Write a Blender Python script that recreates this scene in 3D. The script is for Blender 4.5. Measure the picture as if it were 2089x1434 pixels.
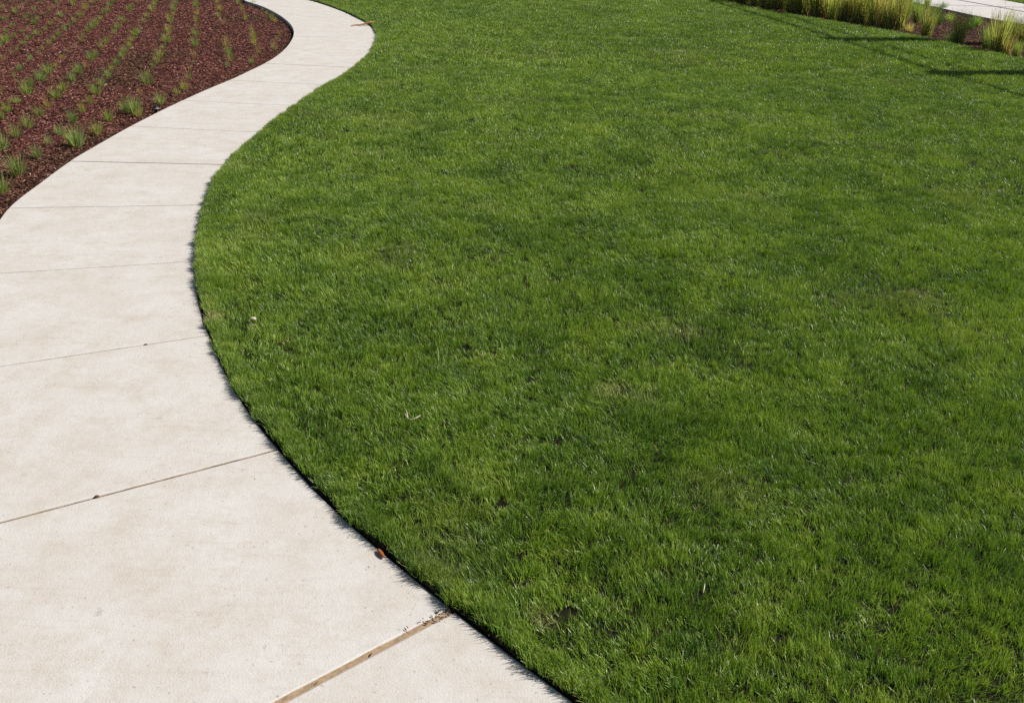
import bpy, bmesh, math, random
import numpy as np
from mathutils import Matrix, Vector

for o in list(bpy.data.objects):
    bpy.data.objects.remove(o)
S = bpy.context.scene
COL = S.collection
rng = np.random.default_rng(11)
random.seed(7)

# ------------------------------------------------------------------ camera
cam_data = bpy.data.cameras.new('camera')
cam_data.sensor_width = 36.0
cam_data.lens = 34.69
cam_data.clip_start = 0.05
cam_data.clip_end = 2000
cam = bpy.data.objects.new('camera', cam_data)
COL.objects.link(cam)
right = Vector((0.99940875, 0.01437488, 0.03123336))
up = Vector((-0.03438255, 0.41783938, 0.90787008))
back = Vector((0.0, -0.90840718, 0.41808658))
M = Matrix((right, up, back)).transposed().to_4x4()
M.translation = Vector((0, 0, 2.0))
cam.matrix_world = M
S.camera = cam

# ------------------------------------------------------------------ sky, sun, exposure
SUN_EL = math.radians(42)
SUN_AZ = math.radians(77)            # clockwise from +Y
world = bpy.data.worlds.new('World')
S.world = world
world.use_nodes = True
wn = world.node_tree.nodes
wl = world.node_tree.links
wn.clear()
sky = wn.new('ShaderNodeTexSky')
sky.sky_type = 'NISHITA'
sky.sun_disc = False
sky.sun_elevation = SUN_EL
sky.sun_rotation = SUN_AZ
bg = wn.new('ShaderNodeBackground')
bg.inputs['Strength'].default_value = 0.05
wo = wn.new('ShaderNodeOutputWorld')
wl.new(sky.outputs[0], bg.inputs[0])
wl.new(bg.outputs[0], wo.inputs[0])

sun_data = bpy.data.lights.new('sun', 'SUN')
sun_data.energy = 5.0
sun_data.angle = math.radians(0.53)
sun_data.color = (1.0, 0.955, 0.89)
sun = bpy.data.objects.new('sun', sun_data)
COL.objects.link(sun)
to_sun = Vector((math.sin(SUN_AZ) * math.cos(SUN_EL), math.cos(SUN_AZ) * math.cos(SUN_EL), math.sin(SUN_EL)))
sun.rotation_euler = to_sun.to_track_quat('Z', 'Y').to_euler()
sun.location = to_sun * 60

S.view_settings.view_transform = 'Standard'
S.view_settings.look = 'None'
S.view_settings.exposure = 0.25
S.view_settings.gamma = 1.0
S.view_settings.use_curve_mapping = False
S.cycles.max_bounces = 8
S.cycles.diffuse_bounces = 2
S.cycles.glossy_bounces = 2
S.cycles.transmission_bounces = 3
S.cycles.use_denoising = False

# ------------------------------------------------------------------ surveyed layout (metres)
TUFTS = [
 (-3.47,14.28,'t',0.133,1,1), (-3.67,15.28,'t',0.063,1,2), (-3.77,15.89,'t',0.074,1,3), (-4.19,17.42,'y',0.081,1,4), (-4.32,17.75,'g',0.119,1,5),
 (-4.59,18.52,'y',0.067,1,6), (-4.81,19.12,'t',0.050,1,7), (-5.20,19.99,'g',0.093,1,8), (-3.46,12.98,'y',0.081,2,1), (-3.52,13.48,'t',0.084,2,2),
 (-3.62,14.00,'t',0.109,2,3), (-3.85,14.69,'y',0.107,2,4), (-4.03,15.35,'g',0.104,2,5), (-4.27,16.18,'y',0.084,2,6), (-4.71,17.48,'y',0.118,2,7),
 (-5.10,18.77,'y',0.127,2,8), (-5.50,19.99,'g',0.104,2,9), (-3.68,12.65,'g',0.067,3,1), (-3.78,13.16,'g',0.090,3,2), (-3.94,13.65,'g',0.108,3,3),
 (-4.16,14.36,'t',0.136,3,4), (-4.36,15.04,'t',0.079,3,5), (-4.91,16.85,'t',0.106,3,6), (-5.24,17.77,'g',0.102,3,7), (-5.49,18.73,'y',0.127,3,8),
 (-5.89,19.95,'y',0.094,3,9), (-3.69,9.60,'y',0.079,4,1), (-3.70,10.22,'g',0.127,4,2), (-3.70,10.75,'y',0.092,4,3), (-3.71,11.04,'y',0.106,4,4),
 (-3.86,11.69,'y',0.093,4,5), (-4.05,12.34,'t',0.072,4,6), (-4.17,12.87,'g',0.041,4,7), (-4.32,13.38,'t',0.106,4,8), (-4.57,14.26,'g',0.136,4,9),
 (-4.92,15.40,'g',0.122,4,10), (-5.20,16.37,'t',0.086,4,11), (-5.39,16.99,'y',0.116,4,12), (-5.69,18.01,'y',0.114,4,13), (-6.06,19.15,'g',0.121,4,14),
 (-6.27,19.91,'y',0.094,4,15), (-3.77,8.32,'g',0.173,5,1), (-3.77,8.77,'g',0.117,5,2), (-3.88,9.31,'g',0.108,5,3), (-3.88,9.76,'g',0.118,5,4),
 (-4.09,10.73,'t',0.076,5,5), (-4.21,11.27,'g',0.140,5,6), (-4.37,11.79,'g',0.076,5,7), (-4.55,12.47,'g',0.067,5,8), (-4.60,12.81,'y',0.103,5,9),
 (-4.74,13.29,'y',0.121,5,10), (-4.96,14.06,'g',0.045,5,11), (-5.09,14.59,'g',0.132,5,12), (-5.39,15.57,'y',0.124,5,13), (-5.51,16.02,'t',0.085,5,14),
 (-5.78,16.87,'y',0.143,5,15), (-6.04,17.82,'y',0.085,5,16), (-6.28,18.56,'g',0.128,5,17), (-6.57,19.61,'g',0.093,5,18), (-3.71,6.88,'g',0.133,6,1),
 (-3.81,7.35,'g',0.153,6,2), (-3.89,7.86,'g',0.113,6,3), (-4.01,8.33,'b',0.090,6,4), (-4.10,8.73,'g',0.084,6,5), (-4.18,9.24,'g',0.114,6,6),
 (-4.28,9.69,'y',0.097,6,7), (-4.37,10.10,'y',0.089,6,8), (-4.52,10.63,'g',0.123,6,9), (-4.64,11.08,'g',0.110,6,10), (-4.77,11.61,'g',0.102,6,11),
 (-4.92,12.12,'y',0.086,6,12), (-5.01,12.52,'g',0.102,6,13), (-5.14,13.02,'g',0.106,6,14), (-5.26,13.47,'g',0.109,6,15), (-5.42,14.05,'g',0.091,6,16),
 (-5.59,14.62,'y',0.087,6,17), (-5.69,15.03,'g',0.121,6,18), (-5.80,15.46,'g',0.083,6,19), (-5.99,16.08,'t',0.052,6,20), (-6.15,16.69,'y',0.107,6,21),
 (-6.34,17.42,'g',0.093,6,22), (-6.58,18.29,'g',0.117,6,23), (-6.85,19.24,'g',0.103,6,24), (-7.02,19.84,'y',0.084,6,25), (-4.30,8.11,'g',0.132,7,1),
 (-4.40,8.56,'g',0.123,7,2), (-4.47,8.94,'g',0.112,7,3), (-4.58,9.43,'g',0.101,7,4), (-4.67,9.82,'t',0.111,7,5), (-4.81,10.32,'g',0.116,7,6),
 (-4.90,10.70,'g',0.101,7,7), (-5.06,11.32,'g',0.113,7,8), (-5.19,11.80,'g',0.124,7,9), (-5.29,12.27,'t',0.081,7,10), (-5.44,12.79,'g',0.119,7,11),
 (-5.51,13.11,'g',0.086,7,12), (-5.72,13.83,'y',0.098,7,13), (-5.83,14.30,'y',0.101,7,14), (-5.98,14.84,'t',0.072,7,15), (-6.08,15.26,'g',0.099,7,16),
 (-6.29,15.93,'g',0.103,7,17), (-6.52,16.72,'g',0.117,7,18), (-6.91,18.10,'g',0.107,7,19), (-7.03,18.61,'g',0.100,7,20), (-7.36,19.72,'y',0.084,7,21),
 (-4.86,9.24,'g',0.106,8,1), (-4.97,9.60,'g',0.104,8,2), (-5.06,9.98,'g',0.085,8,3), (-5.18,10.47,'g',0.142,8,4), (-5.40,11.28,'g',0.120,8,5),
 (-5.51,11.73,'g',0.125,8,6), (-5.64,12.23,'y',0.061,8,7), (-5.81,12.82,'y',0.078,8,8), (-5.98,13.39,'t',0.067,8,9), (-6.05,13.79,'t',0.068,8,10),
 (-6.23,14.40,'y',0.087,8,11), (-6.38,14.84,'g',0.081,8,12), (-6.52,15.38,'g',0.092,8,13), (-6.64,15.83,'g',0.104,8,14), (-6.77,16.31,'y',0.115,8,15),
 (-6.93,16.88,'g',0.073,8,16), (-7.13,17.56,'g',0.114,8,17), (-7.29,18.14,'g',0.079,8,18), (-7.52,18.79,'g',0.112,8,19), (-7.68,19.41,'g',0.115,8,20),
 (-5.49,10.53,'t',0.090,9,1), (-5.79,11.47,'y',0.065,9,2), (-5.92,11.89,'g',0.087,9,3), (-6.12,12.61,'g',0.085,9,4), (-6.25,13.11,'t',0.073,9,5),
 (-6.35,13.46,'y',0.083,9,6), (-6.48,13.95,'g',0.085,9,7), (-6.63,14.45,'g',0.080,9,8), (-6.74,14.86,'g',0.082,9,9), (-6.90,15.42,'g',0.093,9,10),
 (-7.03,15.91,'g',0.079,9,11), (-7.16,16.40,'g',0.099,9,12), (-7.36,17.11,'g',0.103,9,13), (-7.48,17.52,'t',0.086,9,14), (-7.70,18.17,'y',0.149,9,15),
 (-7.86,18.72,'g',0.061,9,16), (-8.03,19.29,'y',0.084,9,17), (-8.10,19.65,'g',0.085,9,18), (-6.46,12.61,'t',0.086,10,1), (-6.61,13.13,'t',0.082,10,2),
 (-6.68,13.43,'y',0.060,10,3), (-6.80,13.90,'g',0.078,10,4), (-6.96,14.39,'g',0.089,10,5), (-7.07,14.88,'g',0.083,10,6), (-7.17,15.38,'g',0.077,10,7),
 (-7.36,16.01,'g',0.080,10,8), (-7.52,16.56,'y',0.073,10,9), (-7.67,17.09,'g',0.094,10,10), (-7.88,17.79,'t',0.078,10,11), (-8.22,18.86,'y',0.124,10,12),
 (-8.40,19.45,'t',0.064,10,13), (-7.03,13.70,'g',0.085,11,1), (-7.10,14.02,'g',0.135,11,2), (-7.22,14.51,'g',0.090,11,3), (-7.38,15.08,'g',0.068,11,4),
 (-7.50,15.53,'y',0.061,11,5), (-7.62,16.00,'g',0.107,11,6), (-7.84,16.61,'y',0.074,11,7), (-8.05,17.27,'t',0.077,11,8), (-8.16,17.78,'y',0.069,11,9),
 (-8.29,18.23,'y',0.070,11,10), (-8.51,18.90,'g',0.083,11,11), (-8.68,19.44,'t',0.043,11,12), (-7.45,14.56,'t',0.041,12,1), (-7.62,15.08,'g',0.068,12,2),
 (-7.76,15.58,'g',0.087,12,3), (-8.10,16.74,'y',0.084,12,4), (-8.24,17.21,'g',0.058,12,5), (-8.42,17.77,'g',0.089,12,6), (-8.77,18.85,'t',0.073,12,7),
 (-8.94,19.35,'t',0.053,12,8), (-8.28,16.40,'g',0.092,13,1), (-8.48,16.98,'t',0.048,13,2), (-8.55,17.34,'g',0.107,13,3), (-8.84,18.13,'y',0.061,13,4),
 (-8.95,18.52,'t',0.062,13,5), (-9.15,19.09,'t',0.064,13,6), (-8.90,17.54,'g',0.059,14,1), (-9.05,17.98,'g',0.081,14,2), (-9.53,19.23,'g',0.048,14,3),
 (-3.77,9.70,'g',0.159,0,0), (-5.37,10.97,'g',0.105,0,0),
]
LEFT_EDGE = [(-7.553,23.905),(-7.495,23.823),(-7.437,23.741),(-7.379,23.658),(-7.321,23.576),(-7.263,23.494),(-7.205,23.412),(-7.147,23.330),(-7.089,23.248),(-7.031,23.166),(-6.973,23.083),(-6.915,23.001),(-6.857,22.919),(-6.800,22.836),(-6.742,22.754),(-6.684,22.672),(-6.627,22.589),(-6.569,22.507),(-6.512,22.424),(-6.455,22.341),(-6.398,22.259),(-6.341,22.176),(-6.284,22.093),(-6.227,22.010),(-6.170,21.927),(-6.112,21.845),(-6.055,21.762),(-5.997,21.680),(-5.940,21.597),(-5.882,21.515),(-5.826,21.432),(-5.770,21.348),(-5.717,21.263),(-5.666,21.176),(-5.621,21.086),(-5.583,20.993),(-5.554,20.897),(-5.535,20.798),(-5.525,20.698),(-5.518,20.598),(-5.508,20.498),(-5.489,20.399),(-5.458,20.304),(-5.415,20.213),(-5.365,20.126),(-5.311,20.041),(-5.256,19.957),(-5.201,19.873),(-5.148,19.788),(-5.095,19.702),(-5.043,19.616),(-4.993,19.529),(-4.943,19.442),(-4.894,19.354),(-4.845,19.266),(-4.798,19.177),(-4.751,19.088),(-4.705,18.998),(-4.661,18.909),(-4.616,18.818),(-4.573,18.728),(-4.530,18.637),(-4.487,18.546),(-4.445,18.454),(-4.404,18.363),(-4.363,18.271),(-4.323,18.179),(-4.283,18.086),(-4.244,17.994),(-4.205,17.901),(-4.167,17.808),(-4.129,17.715),(-4.092,17.621),(-4.056,17.528),(-4.020,17.434),(-3.985,17.339),(-3.950,17.245),(-3.916,17.150),(-3.883,17.055),(-3.851,16.960),(-3.819,16.865),(-3.788,16.769),(-3.758,16.673),(-3.729,16.577),(-3.700,16.481),(-3.673,16.384),(-3.646,16.287),(-3.620,16.190),(-3.595,16.092),(-3.571,15.995),(-3.548,15.897),(-3.527,15.799),(-3.506,15.700),(-3.486,15.602),(-3.467,15.503),(-3.449,15.404),(-3.432,15.305),(-3.416,15.206),(-3.401,15.106),(-3.386,15.007),(-3.373,14.907),(-3.359,14.808),(-3.346,14.708),(-3.334,14.608),(-3.321,14.508),(-3.310,14.408),(-3.298,14.309),(-3.288,14.209),(-3.278,14.108),(-3.270,14.008),(-3.262,13.908),(-3.255,13.808),(-3.249,13.707),(-3.244,13.607),(-3.239,13.507),(-3.235,13.406),(-3.233,13.306),(-3.231,13.205),(-3.231,13.104),(-3.232,13.004),(-3.234,12.903),(-3.238,12.803),(-3.243,12.703),(-3.248,12.602),(-3.255,12.502),(-3.261,12.401),(-3.268,12.301),(-3.276,12.201),(-3.283,12.101),(-3.290,12.000),(-3.297,11.900),(-3.305,11.800),(-3.314,11.700),(-3.323,11.600),(-3.333,11.500),(-3.345,11.400),(-3.357,11.300),(-3.370,11.200),(-3.383,11.100),(-3.395,11.001),(-3.406,10.901),(-3.417,10.801),(-3.427,10.701),(-3.436,10.601),(-3.444,10.500),(-3.453,10.400),(-3.461,10.300),(-3.470,10.200),(-3.478,10.100),(-3.485,9.999),(-3.493,9.899),(-3.499,9.799),(-3.505,9.698),(-3.510,9.598),(-3.515,9.497),(-3.520,9.397),(-3.525,9.297),(-3.529,9.196),(-3.533,9.096),(-3.536,8.995),(-3.538,8.895),(-3.540,8.794),(-3.541,8.694),(-3.542,8.593),(-3.542,8.493),(-3.542,8.392),(-3.543,8.291),(-3.543,8.191),(-3.543,8.090),(-3.543,7.990),(-3.543,7.889),(-3.541,7.789),(-3.538,7.688),(-3.533,7.588),(-3.526,7.487),(-3.518,7.387),(-3.509,7.287),(-3.500,7.187),(-3.490,7.087),(-3.481,6.987),(-3.472,6.887),(-3.464,6.786),(-3.455,6.686),(-3.445,6.586),(-3.431,6.487),(-3.414,6.388),(-3.393,6.289),(-3.368,6.192),(-3.342,6.095),(-3.314,5.998),(-3.285,5.902),(-3.256,5.806),(-3.226,5.710),(-3.196,5.614),(-3.166,5.518),(-3.135,5.422),(-3.104,5.327),(-3.072,5.231),(-3.040,5.136),(-3.008,5.041),(-2.975,4.946),(-2.942,4.851),(-2.908,4.756),(-2.875,4.661),(-2.840,4.567),(-2.805,4.472),(-2.769,4.378),(-2.733,4.285),(-2.695,4.192),(-2.656,4.099),(-2.617,4.006),(-2.576,3.915),(-2.534,3.823),(-2.491,3.732),(-2.447,3.642),(-2.402,3.552),(-2.356,3.463),(-2.309,3.374),(-2.261,3.285),(-2.212,3.197),(-2.162,3.110),(-2.111,3.023),(-2.059,2.937),(-2.006,2.852),(-1.952,2.768),(-1.896,2.684),(-1.839,2.601),(-1.781,2.519),(-1.721,2.438),(-1.661,2.358),(-1.599,2.278),(-1.537,2.199),(-1.474,2.121),(-1.410,2.043),(-1.345,1.966),(-1.280,1.890),(-1.215,1.814),(-1.148,1.738),(-1.081,1.663),(-1.014,1.588),(-0.946,1.514),(-0.878,1.440),(-0.809,1.367),(-0.739,1.294),(-0.669,1.222),(-0.599,1.151),(-0.527,1.080),(-0.455,1.010),(-0.383,0.940),(-0.310,0.871),(-0.236,0.802),(-0.162,0.734),(-0.088,0.667),(-0.012,0.601),(0.064,0.534),(0.140,0.469),(0.217,0.404),(0.294,0.340),(0.372,0.277),(0.451,0.214),(0.529,0.151),(0.608,0.089),(0.688,0.027),(0.768,-0.034),(0.848,-0.095),(0.928,-0.155),(1.009,-0.215),(1.090,-0.274),(1.171,-0.333),(1.253,-0.392),(1.336,-0.449),(1.418,-0.507),(1.501,-0.564),(1.583,-0.621),(1.666,-0.678),(1.749,-0.735),(1.832,-0.792),(1.915,-0.849),(1.998,-0.906)]
RIGHT_EDGE = [(-6.641,24.520),(-6.586,24.436),(-6.532,24.351),(-6.477,24.267),(-6.423,24.183),(-6.368,24.098),(-6.314,24.014),(-6.259,23.929),(-6.205,23.845),(-6.151,23.761),(-6.096,23.676),(-6.042,23.592),(-5.988,23.507),(-5.934,23.422),(-5.880,23.338),(-5.826,23.253),(-5.772,23.169),(-5.718,23.084),(-5.664,22.999),(-5.610,22.914),(-5.557,22.829),(-5.503,22.744),(-5.450,22.659),(-5.397,22.574),(-5.345,22.488),(-5.292,22.402),(-5.240,22.317),(-5.189,22.231),(-5.137,22.144),(-5.086,22.058),(-5.034,21.972),(-4.983,21.885),(-4.932,21.799),(-4.881,21.713),(-4.829,21.627),(-4.777,21.540),(-4.725,21.455),(-4.673,21.369),(-4.620,21.284),(-4.567,21.199),(-4.513,21.114),(-4.459,21.029),(-4.405,20.944),(-4.350,20.860),(-4.296,20.776),(-4.241,20.691),(-4.187,20.607),(-4.133,20.522),(-4.079,20.437),(-4.027,20.352),(-3.976,20.265),(-3.926,20.178),(-3.877,20.090),(-3.830,20.002),(-3.783,19.913),(-3.737,19.824),(-3.692,19.734),(-3.647,19.644),(-3.602,19.555),(-3.557,19.465),(-3.512,19.375),(-3.467,19.285),(-3.422,19.195),(-3.378,19.105),(-3.335,19.015),(-3.292,18.924),(-3.249,18.833),(-3.208,18.741),(-3.168,18.649),(-3.128,18.557),(-3.089,18.465),(-3.050,18.372),(-3.011,18.279),(-2.973,18.186),(-2.935,18.094),(-2.896,18.001),(-2.858,17.908),(-2.821,17.815),(-2.784,17.721),(-2.748,17.628),(-2.712,17.534),(-2.678,17.439),(-2.644,17.345),(-2.612,17.250),(-2.580,17.154),(-2.549,17.059),(-2.520,16.963),(-2.492,16.867),(-2.464,16.770),(-2.438,16.673),(-2.414,16.576),(-2.390,16.478),(-2.368,16.380),(-2.347,16.282),(-2.327,16.183),(-2.308,16.085),(-2.289,15.986),(-2.272,15.887),(-2.256,15.788),(-2.240,15.689),(-2.225,15.590),(-2.212,15.490),(-2.199,15.391),(-2.187,15.291),(-2.177,15.191),(-2.167,15.091),(-2.158,14.991),(-2.149,14.891),(-2.141,14.791),(-2.133,14.691),(-2.125,14.591),(-2.118,14.491),(-2.112,14.390),(-2.105,14.290),(-2.099,14.190),(-2.094,14.090),(-2.089,13.989),(-2.085,13.889),(-2.081,13.789),(-2.078,13.688),(-2.076,13.588),(-2.074,13.487),(-2.072,13.387),(-2.072,13.287),(-2.072,13.186),(-2.073,13.086),(-2.074,12.985),(-2.077,12.885),(-2.080,12.785),(-2.085,12.684),(-2.089,12.584),(-2.095,12.484),(-2.101,12.384),(-2.107,12.283),(-2.114,12.183),(-2.122,12.083),(-2.130,11.983),(-2.139,11.883),(-2.149,11.783),(-2.159,11.683),(-2.169,11.583),(-2.179,11.483),(-2.189,11.383),(-2.199,11.283),(-2.208,11.183),(-2.217,11.083),(-2.225,10.983),(-2.233,10.883),(-2.240,10.783),(-2.247,10.683),(-2.253,10.583),(-2.259,10.482),(-2.265,10.382),(-2.270,10.282),(-2.276,10.182),(-2.282,10.081),(-2.288,9.981),(-2.293,9.881),(-2.299,9.781),(-2.304,9.680),(-2.309,9.580),(-2.313,9.480),(-2.316,9.379),(-2.319,9.279),(-2.321,9.179),(-2.323,9.078),(-2.324,8.978),(-2.325,8.877),(-2.326,8.777),(-2.327,8.677),(-2.328,8.576),(-2.329,8.476),(-2.330,8.375),(-2.330,8.275),(-2.330,8.175),(-2.330,8.074),(-2.328,7.974),(-2.325,7.873),(-2.321,7.773),(-2.316,7.673),(-2.310,7.572),(-2.302,7.472),(-2.292,7.372),(-2.281,7.273),(-2.269,7.173),(-2.254,7.074),(-2.239,6.974),(-2.222,6.875),(-2.205,6.777),(-2.186,6.678),(-2.165,6.580),(-2.144,6.481),(-2.122,6.384),(-2.098,6.286),(-2.074,6.188),(-2.050,6.091),(-2.025,5.994),(-2.000,5.896),(-1.974,5.799),(-1.948,5.702),(-1.921,5.606),(-1.894,5.509),(-1.865,5.413),(-1.836,5.317),(-1.805,5.221),(-1.773,5.126),(-1.740,5.031),(-1.706,4.937),(-1.670,4.843),(-1.633,4.749),(-1.595,4.657),(-1.556,4.564),(-1.515,4.473),(-1.474,4.381),(-1.432,4.290),(-1.389,4.199),(-1.346,4.108),(-1.302,4.018),(-1.256,3.929),(-1.209,3.840),(-1.160,3.752),(-1.109,3.666),(-1.057,3.580),(-1.002,3.496),(-0.946,3.412),(-0.890,3.329),(-0.833,3.247),(-0.775,3.165),(-0.716,3.083),(-0.655,3.003),(-0.593,2.924),(-0.529,2.847),(-0.464,2.770),(-0.398,2.695),(-0.331,2.620),(-0.263,2.546),(-0.195,2.472),(-0.127,2.398),(-0.058,2.325),(0.012,2.253),(0.082,2.182),(0.153,2.111),(0.224,2.040),(0.295,1.969),(0.366,1.898),(0.437,1.826),(0.508,1.756),(0.581,1.686),(0.654,1.617),(0.728,1.550),(0.804,1.484),(0.880,1.418),(0.956,1.353),(1.034,1.289),(1.111,1.225),(1.189,1.162),(1.268,1.099),(1.346,1.037),(1.425,0.975),(1.505,0.914),(1.585,0.853),(1.665,0.793),(1.746,0.733),(1.827,0.674),(1.909,0.615),(1.991,0.557),(2.073,0.500),(2.155,0.442),(2.238,0.385),(2.321,0.328),(2.403,0.271),(2.486,0.214),(2.569,0.157),(2.651,0.100)]
JOINTS = [(0.0, 0.0), (1.2, 1.2), (2.392, 2.409), (3.57, 3.627), (4.813, 4.845), (5.967, 6.054), (7.211, 7.355), (8.435, 8.697), (9.621, 10.159), (10.896, 11.502), (12.207, 12.973), (13.491, 14.244), (14.759, 15.486), (16.034, 16.763), (17.337, 17.944), (18.617, 19.064), (19.935, 20.232), (21.26, 21.351), (22.612, 22.565), (23.986, 23.757), (25.316, 24.968), (26.649, 26.175), (27.95, 27.413)]
BED_LAWN_EDGE = [(-0.500,36.000),(-0.394,35.716),(-0.288,35.431),(-0.182,35.147),(-0.076,34.863),(0.030,34.578),(0.136,34.294),(0.241,34.010),(0.347,33.725),(0.452,33.441),(0.558,33.156),(0.663,32.872),(0.769,32.587),(0.875,32.303),(0.981,32.018),(1.087,31.734),(1.193,31.450),(1.299,31.166),(1.405,30.882),(1.512,30.598),(1.619,30.314),(1.727,30.030),(1.835,29.746),(1.944,29.463),(2.054,29.180),(2.164,28.898),(2.277,28.616),(2.391,28.335),(2.506,28.054),(2.625,27.775),(2.745,27.497),(2.868,27.219),(2.994,26.943),(3.120,26.667),(3.246,26.391),(3.371,26.114),(3.493,25.837),(3.612,25.557),(3.727,25.277),(3.839,24.995),(3.948,24.711),(4.055,24.428),(4.161,24.143),(4.268,23.859),(4.378,23.577),(4.492,23.295),(4.609,23.015),(4.720,22.733),(4.818,22.446),(4.905,22.155),(4.991,21.864),(5.092,21.578),(5.218,21.302),(5.362,21.035),(5.513,20.772),(5.657,20.505),(5.791,20.232),(5.920,19.958),(6.051,19.684),(6.191,19.415),(6.338,19.149),(6.485,18.884),(6.620,18.612),(6.734,18.331),(6.828,18.043),(6.911,17.751),(6.992,17.458),(7.076,17.167),(7.162,16.876),(7.245,16.584),(7.320,16.290),(7.391,15.995),(7.461,15.700),(7.531,15.405),(7.599,15.109),(7.663,14.812),(7.724,14.515),(7.783,14.217),(7.840,13.919),(7.894,13.621),(7.945,13.322),(7.993,13.022),(8.039,12.722),(8.083,12.422),(8.124,12.121),(8.164,11.821),(8.201,11.519),(8.235,11.218),(8.267,10.916),(8.296,10.614),(8.323,10.312),(8.346,10.009),(8.367,9.707),(8.387,9.404),(8.404,9.101),(8.419,8.798),(8.433,8.495),(8.445,8.192),(8.456,7.888),(8.465,7.585),(8.473,7.282),(8.481,6.978),(8.487,6.675),(8.493,6.372),(8.498,6.068),(8.502,5.765),(8.505,5.462),(8.507,5.158),(8.509,4.855),(8.510,4.551),(8.510,4.248),(8.510,3.944),(8.510,3.641),(8.510,3.338),(8.509,3.034),(8.508,2.731),(8.507,2.427),(8.506,2.124),(8.505,1.821),(8.504,1.517),(8.503,1.214),(8.502,0.910),(8.501,0.607),(8.501,0.303),(8.500,0.000)]
BED_PAVE_EDGE = [(7.200,36.000),(7.281,35.599),(7.362,35.199),(7.442,34.798),(7.524,34.397),(7.605,33.997),(7.686,33.596),(7.767,33.195),(7.847,32.794),(7.928,32.394),(8.008,31.993),(8.087,31.592),(8.165,31.191),(8.243,30.789),(8.320,30.388),(8.395,29.986),(8.470,29.584),(8.544,29.182),(8.616,28.780),(8.689,28.377),(8.761,27.975),(8.832,27.572),(8.904,27.170),(8.975,26.767),(9.047,26.365),(9.120,25.963),(9.195,25.561),(9.272,25.160),(9.347,24.758),(9.412,24.354),(9.463,23.949),(9.499,23.542),(9.530,23.134),(9.565,22.727),(9.614,22.321),(9.682,21.918),(9.769,21.519),(9.874,21.124),(9.986,20.731),(10.095,20.337),(10.196,19.940),(10.290,19.543),(10.379,19.144),(10.464,18.744),(10.544,18.343),(10.618,17.941),(10.686,17.538),(10.748,17.134),(10.805,16.729),(10.858,16.324),(10.908,15.918),(10.955,15.512),(10.999,15.105),(11.041,14.699),(11.082,14.292),(11.120,13.885),(11.157,13.478),(11.193,13.071),(11.228,12.663),(11.262,12.256),(11.295,11.849),(11.326,11.441),(11.356,11.033),(11.384,10.626),(11.408,10.218),(11.430,9.809),(11.450,9.401),(11.466,8.993),(11.480,8.584),(11.492,8.175),(11.501,7.767),(11.508,7.358),(11.514,6.949),(11.517,6.540),(11.519,6.132),(11.520,5.723),(11.521,5.314),(11.520,4.905),(11.519,4.497),(11.518,4.088),(11.516,3.679),(11.514,3.270),(11.512,2.861),(11.509,2.453),(11.507,2.044),(11.505,1.635),(11.504,1.226),(11.502,0.818),(11.501,0.409),(11.500,0.000)]
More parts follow.
